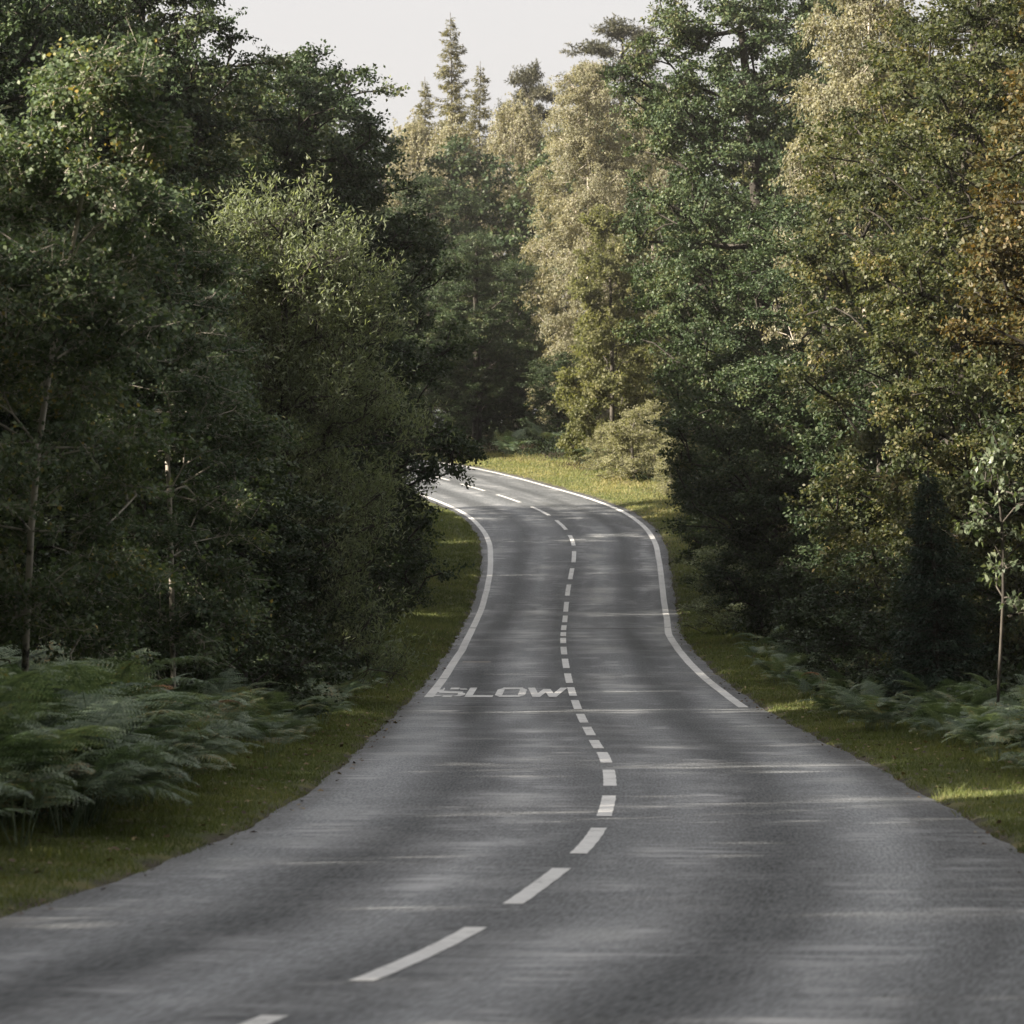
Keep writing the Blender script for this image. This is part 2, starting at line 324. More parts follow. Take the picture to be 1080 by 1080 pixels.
# SLOW
mb = MB()
sS = s_at(84.3); Hh = 4.3
def seg_(p, q, wx, wy, k=[0]):
    """a stroke in letter space: x metres across, y 0..1 along"""
    p = np.array(p, float); q = np.array(q, float)
    if abs(p[0]-q[0])*6 > abs(p[1]-q[1])*4.3:      # mostly across
        pts = [(p[0]-wx/2, p[1]-wy/2), (q[0]+wx/2, q[1]-wy/2), (q[0]+wx/2, q[1]+wy/2), (p[0]-wx/2, p[1]+wy/2)]
    else:
        pts = [(p[0]-wx/2, p[1]), (p[0]+wx/2, p[1]), (q[0]+wx/2, q[1]), (q[0]-wx/2, q[1])]
    k[0] += 1
    V = [road_pt(sS + y*Hh, x + .07*y, LIFT + .0004*(k[0] % 9)) for x, y in pts]
    # subdivide along so that the stroke follows the road
    mb.quads(V, [[0, 1, 2, 3]])
def stroke(pts, wx=.135, wy=.20):
    for p, q in zip(pts[:-1], pts[1:]): seg_(p, q, wx, wy)
o = -1.12      # shift from world X to offset from the centre line
def LX(x): return x + o
stroke([(LX(-.96), .80), (LX(-1.00), .915), (LX(-1.30), .915), (LX(-1.40), .80), (LX(-1.40), .64), (LX(-1.32), .53), (LX(-1.02), .47), (LX(-.95), .36), (LX(-.95), .20), (LX(-1.03), .085), (LX(-1.34), .085), (LX(-1.42), .22)])
stroke([(LX(-.80), 1.0), (LX(-.80), .0)]); stroke([(LX(-.74), .085), (LX(-.42), .085)])
stroke([(LX(-.26), .2), (LX(-.26), .8)]); stroke([(LX(.16), .2), (LX(.16), .8)])
stroke([(LX(-.17), .915), (LX(.07), .915)]); stroke([(LX(-.17), .085), (LX(.07), .085)])
stroke([(LX(-.26), .2), (LX(-.17), .04)]); stroke([(LX(.07), .04), (LX(.16), .2)]); stroke([(LX(-.26), .8), (LX(-.17), .96)]); stroke([(LX(.07), .96), (LX(.16), .8)])
stroke([(LX(.30), 1.0), (LX(.44), .0)]); stroke([(LX(.44), .0), (LX(.60), .85)]); stroke([(LX(.60), .85), (LX(.74), .0)]); stroke([(LX(.74), .0), (LX(.92), 1.0)])
tag(link('slow_lettering', mb.mesh('slow_lettering', M['paint']), road), 'white painted word SLOW across the left lane')

# ---------------------------------------------------------------- growing trees
def tubes(mb, P0, P1, r0, r1, sides=5):
    P0 = np.asarray(P0, float); P1 = np.asarray(P1, float); d = nrm(P1-P0)
    ref = np.where(np.abs(d[:, 2:3]) > .9, [[1., 0, 0]], [[0, 0, 1.]])
    u = nrm(np.cross(d, ref)); v = np.cross(d, u)
    a = np.arange(sides) * 2*math.pi/sides
    ring = u[:, None]*np.cos(a)[None, :, None] + v[:, None]*np.sin(a)[None, :, None]
    A = P0[:, None] + ring*np.asarray(r0)[:, None, None]; B = P1[:, None] + ring*np.asarray(r1)[:, None, None]
    V = np.concatenate([A, B], 1).reshape(-1, 3)
    k = np.arange(sides); k2 = (k+1) % sides
    f = np.stack([k, k2, k2+sides, k+sides], -1)
    F = (np.arange(len(P0))[:, None, None]*2*sides + f[None]).reshape(-1, 4)
    mb.quads(V, F)
def leaves(mb, P, D, Nn, L, W, tone):
    """diamond leaves: base P, direction D, normal N"""
    D = nrm(D); S = nrm(np.cross(D, Nn)); Nn = np.cross(S, D)
    L = np.broadcast_to(L, (len(P),))[:, None]; W = np.broadcast_to(W, (len(P),))[:, None]
    a = P; b = P + D*L*.45 + S*W*.5 + Nn*L*.06; c = P + D*L - Nn*L*.10; d = P + D*L*.45 - S*W*.5 + Nn*L*.06
    V = np.stack([a, b, c, d], 1).reshape(-1, 3)
    F = np.arange(len(P)*4).reshape(-1, 4)
    mb.quads(V, F, np.repeat(tone, 4))
def skeleton(rs, trunk, clumps, pen=.35):
    """joins clump centres to the trunk; returns nodes, parents, number of trunk nodes"""
    nodes = [*trunk]; par = [-1] + list(range(len(trunk)-1)); plen = [0.0]
    for i in range(1, len(trunk)): plen.append(plen[-1]*1.0)
    T = np.array(trunk)
    dist = np.array([np.min(np.linalg.norm(T - c, axis=1)) for c in clumps])
    leafnode = np.zeros(len(clumps), int)
    arr = np.zeros((len(trunk)+len(clumps)*2, 3)); arr[:len(trunk)] = T; n = len(trunk)
    pl = np.zeros(len(arr))
    for ci in np.argsort(dist):
        c = clumps[ci]; dv = c - arr[:n]; dd = np.linalg.norm(dv, axis=1)
        cost = dd + pen*pl[:n] + np.clip(arr[:n, 2] - c[2] + .15*dist[ci], 0, None)*.9
        j = int(np.argmin(cost)); a = arr[j]
        mid = (a+c)/2 + rs.normal(0, .09, 3)*dd[j] + np.array([0, 0, .06*dd[j]])
        arr[n] = mid; par.append(j); pl[n] = pl[j] + dd[j]/2; n += 1
        arr[n] = c; par.append(n-1); pl[n] = pl[j] + dd[j]; leafnode[ci] = n; n += 1
    return arr[:n], np.array(par), leafnode
def wood(mb_t, mb_b, nodes, par, ntr, r_base, r_tip=.006, expo=2.0, sides=6, tmin=0.0):
    w = np.zeros(len(nodes)); kids = np.bincount(par[1:], minlength=len(nodes))
    w[kids == 0] = 1
    for i in range(len(nodes)-1, 0, -1): w[par[i]] += w[i]
    r = (w/w.max())**(1/expo) * r_base * .85 + r_tip
    r[:ntr] = np.maximum(r[:ntr], r_base*tmin*(1-.75*np.arange(ntr)/ntr))
    i = np.arange(1, len(nodes)); t = i < ntr
    a = par[i]
    rr0 = np.where(t, r[a], np.minimum(r[a], r[i]*1.25))
    tubes(mb_t, nodes[a][t], nodes[i][t], rr0[t], r[i][t], 8)
    tubes(mb_b, nodes[a][~t], nodes[i][~t], rr0[~t], r[i][~t], sides)
    return r
def broadleaf(seed, H, z0, Rr, lobes=18, clumps=220, cr=.55, per=170, L=.08, W=.05, prof=(.45, 1.0), r_base=.22,
              droop=0., upright=0., lean=(0, 0), twigs=6, tl=.6, asym=(0, 0), low=0.0, shell=.55, wob=.25, tonevar=.22, squash=.75, tmin=0.0, back=0.0, flat=.55, anchor=None):
    """prof: (height fraction of the widest point, top roundness)"""
    rs = np.random.RandomState(seed)
    n = 9; t = np.linspace(0, 1, n)
    trunk = np.c_[lean[0]*t**1.3 + wob*.35*np.sin(t*5+seed)*t, lean[1]*t**1.3 + wob*.35*np.cos(t*4+seed*2)*t, t*H*.9 - .15*(t == 0)]
    def env(tt):     # radius of the crown at a height fraction of the crown
        pk, rd = prof; a = np.where(tt < pk, (tt/pk), (1-tt)/(1-pk))
        lowr = .35 + .65*np.sin(np.clip(a, 0, 1)*math.pi/2)
        top = np.clip(a, 0, 1)**(.42*rd)
        return np.where(tt < pk, np.maximum(lowr, low), top)
    lb = []
    for k in range(lobes):
        tt = (k + .5 + rs.uniform(-.4, .4))/lobes; a = k*2.399 + rs.uniform(-.4, .4)
        rad = env(np.array(tt))*Rr*rs.uniform(.45, .78); zc = z0 + tt*(H-z0)*.93
        c = np.interp(zc/H/.9, t, trunk[:, 0]), np.interp(zc/H/.9, t, trunk[:, 1])
        lb.append((c[0]+asym[0]*tt + rad*math.cos(a), c[1]+asym[1]*tt + rad*math.sin(a), zc, Rr*rs.uniform(.25, .42)*(.55+.45*float(env(np.array(tt))))))
    for tt in (.55, .8, .97):
        zc = z0 + tt*(H-z0)*.93
        lb.append((np.interp(zc/H/.9, t, trunk[:, 0])+asym[0]*tt, np.interp(zc/H/.9, t, trunk[:, 1])+asym[1]*tt, zc, Rr*.4*float(env(np.array(min(tt, .9))))+.2))
    if anchor: lb += anchor
    lb = np.array(lb); vol = lb[:, 3]**2; pick = rs.choice(len(lb), clumps, p=vol/vol.sum())
    d = nrm(rs.normal(size=(clumps, 3)) + [0, 0, .25]); rad = rs.uniform(shell, 1, clumps)**.6
    cc = lb[pick, :3] + d*(lb[pick, 3]*rad)[:, None]*[1, 1, squash]
    cc[:, 2] = np.clip(cc[:, 2], max(.25, z0*.6), None)
    if back: cc[:, 1] = np.where(cc[:, 2] < H*.74, np.where((cc[:, 1] < .35) & (np.abs(cc[:, 0]-.25) < .32) & (np.arange(len(cc)) % 5 < 3), .5, cc[:, 1]), cc[:, 1])
    nodes, par, ln = skeleton(rs, trunk, cc)
    tb, bb, lf = MB(), MB(), MB()
    wood(tb, bb, nodes, par, n, r_base, tmin=tmin)
    # twigs and leaves
    axis = np.c_[np.interp(cc[:, 2], trunk[:, 2], trunk[:, 0]), np.interp(cc[:, 2], trunk[:, 2], trunk[:, 1]), cc[:, 2]-.5]
    outd = nrm(cc - axis)
    ctone = rs.normal(0, .5, clumps)*tonevar
    nt_ = clumps*twigs; ci = np.repeat(np.arange(clumps), twigs)
    td = nrm(outd[ci]*.8 + rs.normal(size=(nt_, 3))*.75 + [0, 0, upright*1.6 - droop*1.6])
    tlen = rs.uniform(.6, 1.25, nt_)*tl
    td = nrm(td*[1, 1, flat]) if flat < 1 else td
    start = cc[ci] + rs.normal(0, cr*.32, (nt_, 3))*[1, 1, .55]
    start -= td*tlen[:, None]*.3
    bend = np.array([0, 0, -1.])*droop*.5 + np.array([0, 0, 1.])*upright*.35
    m_ = start + td*tlen[:, None]*.5; e_ = start + td*tlen[:, None]*.95 + bend*tlen[:, None]
    tubes(bb, np.r_[cc[ci], start, m_], np.r_[start, m_, e_], np.r_[np.full(nt_, .0045), np.full(nt_, .004), np.full(nt_, .003)], np.r_[np.full(nt_, .004), np.full(nt_, .003), np.full(nt_, .0015)], 3)
    nl = clumps*per; ti = rs.randint(0, nt_, nl); f = rs.uniform(.05, 1, nl)
    P = start[ti]*((1-f)**2)[:, None] + 2*m_[ti]*(f*(1-f))[:, None] + e_[ti]*(f**2)[:, None]
    P += rs.normal(0, 1, (nl, 3))*(cr*.15)*[1, 1, .6]
    D = nrm(td[ti]*.7 + rs.normal(size=(nl, 3))*.8 + [0, 0, -.25 - droop + upright*.9])
    Nn = nrm(rs.normal(size=(nl, 3))*.65 + [0, 0, .8] + outd[ci[ti]]*.5)
    sz = rs.uniform(.65, 1.2, nl)
    tone = .45 + ctone[ci[ti]] + rs.normal(0, .09, nl) + (rs.rand(nl) < .015)*.35
    leaves(lf, P, D, Nn, L*sz, W*sz, np.clip(tone, 0, 1))
    return tb, bb, lf
def conifer(seed, H, Rr, z0=1.0, whorls=34, per=6, L=.07, W=.02, dens=26, dropp=.25, sparse=1.0, r_base=.16, power=.9, ragged=.3):
    rs = np.random.RandomState(seed); tb, bb, lf = MB(), MB(), MB()
    t = np.linspace(0, 1, 12); T = np.c_[.12*np.sin(t*5+seed)*t, .1*np.cos(t*4)*t, t*H]
    tubes(tb, T[:-1], T[1:], r_base*(1-t[:-1])+.015, r_base*(1-t[1:])+.015, 7)
    for w in range(whorls):
        f = (w+.5)/whorls; z = z0 + (H-z0)*f*.985; r = Rr*(1-f)**power*rs.uniform(.7, 1.1) + .12
        for k in range(per):
            if rs.rand() > sparse: continue
            a = rs.uniform(0, 6.28); z_ = z + rs.uniform(-.5, .5)*(H-z0)/whorls; rr = r*rs.uniform(.95-ragged, 1.1)
            n = 7; u = np.linspace(0, 1, n)
            B = np.c_[np.cos(a)*rr*u + np.interp(z_, T[:, 2], T[:, 0]), np.sin(a)*rr*u + np.interp(z_, T[:, 2], T[:, 1]), z_ - dropp*rr*u**1.2 + .22*rr*u**3]
            tubes(bb, B[:-1], B[1:], .012*rr*(1-u[:-1])+.006, .012*rr*(1-u[1:])+.004, 3)
            nl = int(dens*rr*4)+4; q = rs.uniform(.12, 1, nl)
            P = np.c_[np.interp(q, u, B[:, 0]), np.interp(q, u, B[:, 1]), np.interp(q, u, B[:, 2])]
            side = np.array([-math.sin(a), math.cos(a), 0]); o_ = rs.normal(0, 1, nl)
            sw = .22*rr*(1.05-q) + .05
            P = P + side*(o_*sw)[:, None]; P[:, 2] -= np.abs(o_)*sw*.4 + rs.uniform(0, .12, nl)
            D = nrm(np.array([math.cos(a), math.sin(a), -.35])*.6 + side*np.sign(o_)[:, None]*.6 + rs.normal(size=(nl, 3))*.35)
            leaves(lf, P, D, nrm(rs.normal(size=(nl, 3))*.5+[0, 0, 1]), rs.uniform(.7, 1.3, nl)*L, W, np.clip(.5+rs.normal(0, .15, nl)+rs.normal(0, .1), 0, 1))
    return tb, bb, lf
def weeping(seed, H, z0, Rr, clumps=150, strands=7, sl=1.6, per=16, L=.11, W=.07, r_base=.2, lean=(0, 0), prof=(.4, 1.0), tonevar=.2):
    """birch with hanging strands"""
    rs = np.random.RandomState(seed); n = 9; t = np.linspace(0, 1, n)
    trunk = np.c_[lean[0]*t + .3*np.sin(t*4+seed)*t, lean[1]*t, t*H*.95]
    tt = rs.uniform(0, 1, clumps)**.8; pk = prof[0]
    env = np.where(tt < pk, .55+.45*tt/pk, ((1-tt)/(1-pk))**.7)
    a = rs.uniform(0, 6.283, clumps); rad = env*Rr*rs.uniform(.35, 1, clumps)**.6
    z = z0 + sl*.6 + tt*(H-z0-sl*.5)
    cc = np.c_[np.interp(z, trunk[:, 2], trunk[:, 0]) + rad*np.cos(a), np.interp(z, trunk[:, 2], trunk[:, 1]) + rad*np.sin(a), z]
    nodes, par, ln = skeleton(rs, trunk, cc, .25); tb, bb, lf = MB(), MB(), MB()
    wood(tb, bb, nodes, par, n, r_base)
    ns = clumps*strands; ci = np.repeat(np.arange(clumps), strands); out_ = nrm(cc - np.c_[np.interp(z, trunk[:, 2], trunk[:, 0]), np.interp(z, trunk[:, 2], trunk[:, 1]), z])
    S0 = cc[ci] + rs.normal(0, .28, (ns, 3)); hv = out_[ci]*.35 + rs.normal(0, .22, (ns, 3)); hv[:, 2] = 0
    ln_ = rs.uniform(.45, 1.1, ns)*sl
    def pt(q, i): return S0[i] + hv[i]*(np.sqrt(q)*ln_[i])[:, None]*.6 + np.c_[0*q, 0*q, (.22*np.sin(q*3.1) - q**1.3)*ln_[i]]
    ii = np.arange(ns)
    for q0, q1 in ((0, .33), (.33, .66), (.66, 1)):
        tubes(bb, pt(np.full(ns, q0), ii), pt(np.full(ns, q1), ii), np.full(ns, .006), np.full(ns, .004), 3)
    nl = ns*per; si = rs.randint(0, ns, nl); q = rs.uniform(0, 1, nl)
    P = pt(q, si) + rs.normal(0, .06, (nl, 3)); ct = rs.normal(0, tonevar*.6, clumps)
    D = nrm(rs.normal(size=(nl, 3))*.6 + [0, 0, -.9]); Nn = nrm(rs.normal(size=(nl, 3)) + out_[ci[si]]*.6 + [0, 0, .3])
    sz = rs.uniform(.7, 1.2, nl)
    leaves(lf, P, D, Nn, L*sz, W*sz, np.clip(.5 + ct[ci[si]] + rs.normal(0, .12, nl), 0, 1))
    return tb, bb, lf

PROTO = {}
def proto(key, parts, leafm, barkm):
    tb, bb, lf = parts
    PROTO[key] = (tb.mesh(key + '_trunk', M[barkm], smooth=True), bb.mesh(key + '_branches', M[barkm], smooth=True), lf.mesh(key + '_crown', M[leafm]), leafm)
def variant(key, src, leafm, barkm=None):
    t, b, l, _ = PROTO[src]; l2 = l.copy(); l2.name = key + '_crown'; l2.materials.clear(); l2.materials.append(M[leafm])
    PROTO[key] = (t, b, l2, leafm)
def pxx(px, Y): return (px - 540) / 4900. * Y
def plant(key, name, x, y, rz, sc, label, cat, group=None, dz=0, shrub=False):
    t, b, l, _ = PROTO[key]
    o = empty(name, (x, y, g1(x, y) - .05 + dz), rz, sc); tag(o, label, cat, group)
    link('stem' if shrub else 'trunk', t, o)
    link('twigs' if shrub else 'limbs', b, o); link('foliage' if shrub else 'crown', l, o)
    return o

print('protos')
proto('ybirch', broadleaf(3, 7.6, 1.1, 1.75, 24, 300, .40, 200, .062, .045, (.5, 1.0), .036, tl=.42, lean=(.62, -.3), shell=.3, twigs=7, tonevar=.28, squash=.9, low=.8, tmin=.9, back=1, wob=.5), 'birch', 'birchbark')
proto('sallow', broadleaf(11, 9.3, .6, 2.35, 26, 300, .5, 190, .11, .030, (.45, 1.0), .12, flat=1.0, upright=.7, tl=.8, low=.75, twigs=9, tonevar=.15), 'sallow', 'greybark')
proto('oak1', broadleaf(21, 14.0, 1.5, 4.0, 36, 600, .52, 210, .095, .063, (.45, .9), .28, tl=.5, low=.8, tonevar=.3, shell=.65), 'oak', 'bark')
proto('oak2', broadleaf(22, 18.5, 2.0, 4.5, 44, 760, .55, 215, .105, .07, (.55, .8), .38, tl=.6, low=.7, shell=.6, lean=(-1.5, 0), asym=(-.9, 0), tonevar=.3), 'oak', 'bark')
proto('oak3', broadleaf(23, 13.5, .8, 3.6, 34, 600, .5, 230, .085, .056, (.5, .9), .26, tl=.5, low=.9, shell=.65, tonevar=.3), 'olive', 'bark')
variant('oak1o', 'oak1', 'olive'); variant('oak3d', 'oak3', 'oak'); variant('oak2o', 'oak2', 'olive')
proto('bronze', broadleaf(31, 11, 4.4, 2.4, 18, 240, .45, 170, .095, .06, (.5, .9), .2, tl=.5, shell=.4), 'bronze', 'bark')
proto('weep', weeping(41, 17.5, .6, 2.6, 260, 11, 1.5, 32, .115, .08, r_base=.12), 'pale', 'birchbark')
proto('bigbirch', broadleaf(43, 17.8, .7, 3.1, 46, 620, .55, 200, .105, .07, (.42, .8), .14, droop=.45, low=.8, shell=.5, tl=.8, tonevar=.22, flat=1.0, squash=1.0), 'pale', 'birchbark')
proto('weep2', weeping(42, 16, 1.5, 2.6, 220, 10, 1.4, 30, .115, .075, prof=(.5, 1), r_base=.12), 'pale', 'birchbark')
proto('maple', broadleaf(51, 10, .3, 2.3, 26, 330, .5, 170, .125, .09, (.4, .9), .12, low=1.0, tl=.5), 'maple', 'greybark')
proto('larch', conifer(61, 23.4, 3.4, 3, 52, 8, .20, .075, 15, .10, .75, power=.7, ragged=.5), 'larch', 'greybark')
proto('pinetop', broadleaf(62, 24.5, 11, 3.4, 22, 230, .7, 170, .24, .08, (.45, .9), .26, tl=.7, squash=.4, shell=.2, upright=.2), 'pine', 'bark')
proto('spruce', conifer(63, 4.4, 1.25, .2, 26, 8, .08, .03, 44, .3, 1.0, r_base=.05), 'needle', 'bark')
proto('shrub1', broadleaf(71, 2.9, .15, 1.35, 16, 120, .35, 150, .065, .042, (.4, .8), .06, low=.95, tl=.35, twigs=7), 'holly', 'greybark')
proto('shrub2', broadleaf(72, 5.6, .2, 1.9, 22, 210, .42, 160, .085, .055, (.4, .8), .1, low=.95, tl=.45), 'holly', 'greybark')
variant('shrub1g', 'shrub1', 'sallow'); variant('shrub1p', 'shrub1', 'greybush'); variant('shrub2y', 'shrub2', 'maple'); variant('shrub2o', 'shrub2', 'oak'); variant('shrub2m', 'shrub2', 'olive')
proto('sapling', broadleaf(81, 4.2, 1.75, .75, 9, 34, .22, 26, .11, .065, (.4, .8), .022, tl=.3, twigs=3, shell=.2, lean=(.08, 0), wob=.35), 'sap', 'greybark')
proto('fill1', broadleaf(91, 15, 1.0, 4.2, 26, 260, .75, 90, .22, .15, (.5, .9), .3, tl=.8, low=.9), 'oak', 'bark')
variant('fill1o', 'fill1', 'olive')

print('trees')
import random
rnd = random.Random(5)
TR = [  # key, name, pixel column, depth, rot, scale, label, category
 ('ybirch', 'birch_tree', 22, 47.5, 0, (1.02, 1.02, 1.0), 'slender young birch with pale leaning trunk above the bracken at the far left', 'tree'),
 ('ybirch', 'birch_tree', 185, 56, 2.6, (.95, .95, .93), 'young birch with small yellowing leaves right of the pale leaning trunk', 'tree'),
 ('sallow', 'sallow_tree', 300, 80, .6, (1.18, 1.1, .97), 'feathery grey green sallow with upright shoots in front of the dark oak on the left', 'tree'),
 ('oak1', 'oak_tree', 322, 108, 0, (1.04, 1.0, 1.0), 'round dark green oak whose top meets the sky behind the grey green sallow', 'tree'),
 ('oak1', 'oak_tree', 150, 98, 2.2, (1.0, 1.0, 1.08), 'tall dark oak in the top left with sky showing through its upper twigs', 'tree'),
 ('oak3d', 'oak_tree', -30, 82, 1.2, 1.12, 'dark oak at the left edge of the photo standing behind the pale trunked birch', 'tree'),
 ('shrub2', 'hawthorn_tree', 150, 62, .4, 1.0, 'dark leafy thorn in the shade between the young birch and the sallow', 'tree'),
 ('shrub2o', 'hawthorn_tree', 190, 72, 2.4, .9, 'green thorn just behind the bracken under the left edge of the sallow', 'tree'),
 ('oak3d', 'oak_tree', 360, 141, 4.1, (.86, .86, .92), 'dark oak left of the road right behind the round oak, reaching down to the verge', 'tree'),
 ('oak3d', 'oak_tree', 330, 162, 2.1, (.86, .86, .72), 'dark oak inside the far bend whose low branches hang over the road edge', 'tree'),
 ('oak2', 'oak_tree', 485, 224, 1.2, (.9, .9, .46), 'dark oak in shade on the outside of the far bend', 'tree'),
 ('oak1', 'oak_tree', 545, 219, .3, (.8, .8, .62), 'small dark oak beside the tall pale birch beyond the bend', 'tree'),
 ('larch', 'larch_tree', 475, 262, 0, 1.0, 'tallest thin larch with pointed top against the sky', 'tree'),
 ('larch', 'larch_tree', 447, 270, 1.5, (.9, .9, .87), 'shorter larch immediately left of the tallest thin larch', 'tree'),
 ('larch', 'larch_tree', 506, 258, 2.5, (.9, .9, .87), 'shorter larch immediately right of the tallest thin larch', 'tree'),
 ('pinetop', 'pine_tree', 558, 275, 0, (.75, .75, .90), 'round topped pine against the sky in the middle of the gap', 'tree'),
 ('pinetop', 'pine_tree', 655, 262, 2.0, (1.1, 1.1, .96), 'spreading pine with level branches against the sky at the right of the gap', 'tree'),
 ('oak3d', 'oak_tree', 503, 211, 3.3, (1.0, 1.0, .74), 'low dark oak closing the gap left of the tall pale birch beyond the bend', 'tree'),
 ('oak3d', 'oak_tree', 452, 214, 1.3, (1.0, 1.0, .95), 'dark oak beyond the bend partly hidden by the left roadside oaks', 'tree'),
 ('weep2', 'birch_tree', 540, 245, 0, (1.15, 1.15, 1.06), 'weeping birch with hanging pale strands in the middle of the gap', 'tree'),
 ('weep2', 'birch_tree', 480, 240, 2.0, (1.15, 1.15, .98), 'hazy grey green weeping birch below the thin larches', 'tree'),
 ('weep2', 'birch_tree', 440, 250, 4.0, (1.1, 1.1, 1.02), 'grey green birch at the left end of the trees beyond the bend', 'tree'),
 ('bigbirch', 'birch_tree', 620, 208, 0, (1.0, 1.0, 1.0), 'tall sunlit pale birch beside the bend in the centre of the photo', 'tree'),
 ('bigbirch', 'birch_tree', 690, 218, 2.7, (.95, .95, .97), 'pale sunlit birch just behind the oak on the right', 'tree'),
 ('shrub2y', 'hazel_tree', 648, 200, 1.7, (1.2, 1.2, 1.05), 'yellow green hazel between the tall pale birch and the pale sunlit bushes', 'tree'),
 ('shrub2m', 'hazel_tree', 600, 214, 2.5, (1.3, 1.3, .95), 'olive green hazel in half shade left of the yellow green maple', 'tree'),
 ('oak1', 'oak_tree', 850, 142, 1.0, (1.25, 1.25, 1.36), 'dense dark oak close behind the right side of the tall dark oak', 'tree'),
 ('oak3d', 'oak_tree', 822, 136, 3.0, (.9, .9, .95), 'dark green oak filling the lower right side beneath the tall dark oak', 'tree'),
 ('shrub2y', 'hazel_tree', 700, 196, .7, (1.25, 1.25, 1.1), 'olive green hazel behind the right end of the pale sunlit bushes', 'tree'),
 ('shrub2', 'bush', 255, 66, 3.0, (.9, .9, .72), 'dark bush at the right end of the lower left bracken bank', 'bush'),
 ('shrub2', 'bush', 300, 80, 5.0, (.8, .8, .7), 'dark bush behind the small pale ferns below the sallow', 'bush'),
 ('shrub1', 'bush', 868, 92, 2.0, (1.1, 1.1, .85), 'low dark bush behind the first right hand ferns past the round bush', 'bush'),
 ('shrub1', 'bush', 925, 82, 4.0, (1.1, 1.1, .85), 'low dark bush in the middle of the right hand shrub wall', 'bush'),
 ('shrub1', 'bush', 990, 74, 1.0, (1.1, 1.1, .85), 'low dark bush at the foot of the small spruce', 'bush'),
 ('maple', 'maple_tree', 645, 193, .5, (1.0, 1.0, 1.1), 'yellow green sunlit maple at the foot of the tall pale birch', 'tree'),
 ('oak2', 'oak_tree', 832, 130, 0, (.95, .95, .98), 'tall dark oak right of the sky gap with branches reaching over the road', 'tree'),
 ('oak3d', 'oak_tree', 812, 152, 2.9, (.8, .8, .8), 'dark oak low on the right whose foliage comes down beside the sunlit bush', 'tree'),
 ('bigbirch', 'birch_tree', 915, 121, 2.0, (.9, .9, 1.0), 'sunlit pale birch in the top right between two oaks', 'tree'),
 ('oak2o', 'oak_tree', 1000, 90, 4.0, (.9, .9, .85), 'broad olive green oak filling the right of the photo', 'tree'),
 ('oak3d', 'oak_tree', 870, 108, 5.0, (1.0, 1.0, .80), 'green oak between the tall dark oak and the broad right hand oak', 'tree'),  # darker leaf variant stands in for shade low on this oak
 ('oak3', 'oak_tree', 1110, 76, 2.0, (.95, .95, .95), 'olive oak at the right edge of the photo behind the bronze leaved oak', 'tree'),
 ('bronze', 'oak_tree', 1145, 66, 0, (.95, .95, .95), 'oak with bronze autumn leaves at the right edge of the photo', 'tree'),
 ('shrub2', 'holly_tree', 925, 92, 1.4, 1.1, 'dark holly behind the bracken on the right under the olive oaks', 'tree'),
 ('shrub2', 'holly_tree', 1095, 78, 3.4, 1.0, 'dark holly between the small spruce and the right hand bracken', 'tree'),
 ('shrub2o', 'holly_tree', 850, 108, 2.2, 1.1, 'green holly behind the round bush on the right of the road', 'tree'),
 ('spruce', 'spruce_tree', 985, 72, 0, .9, 'small blue green spruce left of the staked sapling', 'tree'),
 ('sapling', 'sapling', 1052, 59, 0, (.85, .85, 1.0), 'thin sapling with large pale leaves rising from the right hand bracken', 'sapling'),
 ('shrub1g', 'round_bush', 778, 114, 0, (1.05, 1.05, .85), 'small round bush beside the right edge line of the road', 'bush'),
 ('shrub1', 'bush', 768, 168, 1.0, (1.15, 1.15, 1.2), 'dark bush hiding the right verge at the start of the far bend', 'bush'),
 ('shrub2', 'bush', 808, 146, 2.0, .85, 'tall dark bush on the right verge behind the small round bush', 'bush'),
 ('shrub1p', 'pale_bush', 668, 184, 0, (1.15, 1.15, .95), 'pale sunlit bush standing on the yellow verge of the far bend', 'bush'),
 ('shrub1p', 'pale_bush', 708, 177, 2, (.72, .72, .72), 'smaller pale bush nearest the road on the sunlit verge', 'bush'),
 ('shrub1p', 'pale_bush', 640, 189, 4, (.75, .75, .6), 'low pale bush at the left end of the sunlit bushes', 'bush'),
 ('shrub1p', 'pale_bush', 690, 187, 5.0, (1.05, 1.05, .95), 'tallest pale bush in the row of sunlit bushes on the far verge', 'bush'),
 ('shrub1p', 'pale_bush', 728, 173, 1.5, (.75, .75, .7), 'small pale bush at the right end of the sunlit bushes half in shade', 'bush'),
 ('shrub2', 'bush', 590, 206, 1.1, (1.1, 1.1, .75), 'dark shaded bush just right of the dark gap beyond the bend', 'bush'),
 ('shrub2', 'bush', 548, 212, 3.1, (1.2, 1.2, .65), 'dark low bush in the shade beyond the middle of the bend', 'bush'),
 ('shrub2', 'bush', 508, 217, 5.1, (1.0, 1.0, .7), 'tall dark bush at the left of the dark gap beyond the bend', 'bush'),
 ('shrub2', 'bush', 402, 128, 2.1, (.75, .75, .8), 'dark bush crowding the left edge of the road beyond the SLOW marking', 'bush'),
 ('shrub2', 'bush', 392, 143, 4.1, (.6, .6, .8), 'dark bush on the inside of the bend above the wide left verge', 'bush'),
 ('shrub2o', 'bush', 368, 110, 1.1, (.75, .75, .85), 'green bush left of the road directly behind the small ferns', 'bush'),
 ('shrub2', 'bush', 330, 94, .1, (.85, .85, .95), 'dark bush under the right side of the sallow', 'bush'),
]
for t_ in TR:
    key, name, px, Y, rz, sc, lab, cat = t_
    plant(key, name, pxx(px, Y), Y, rz, sc, lab, cat, shrub=(cat == 'bush'))
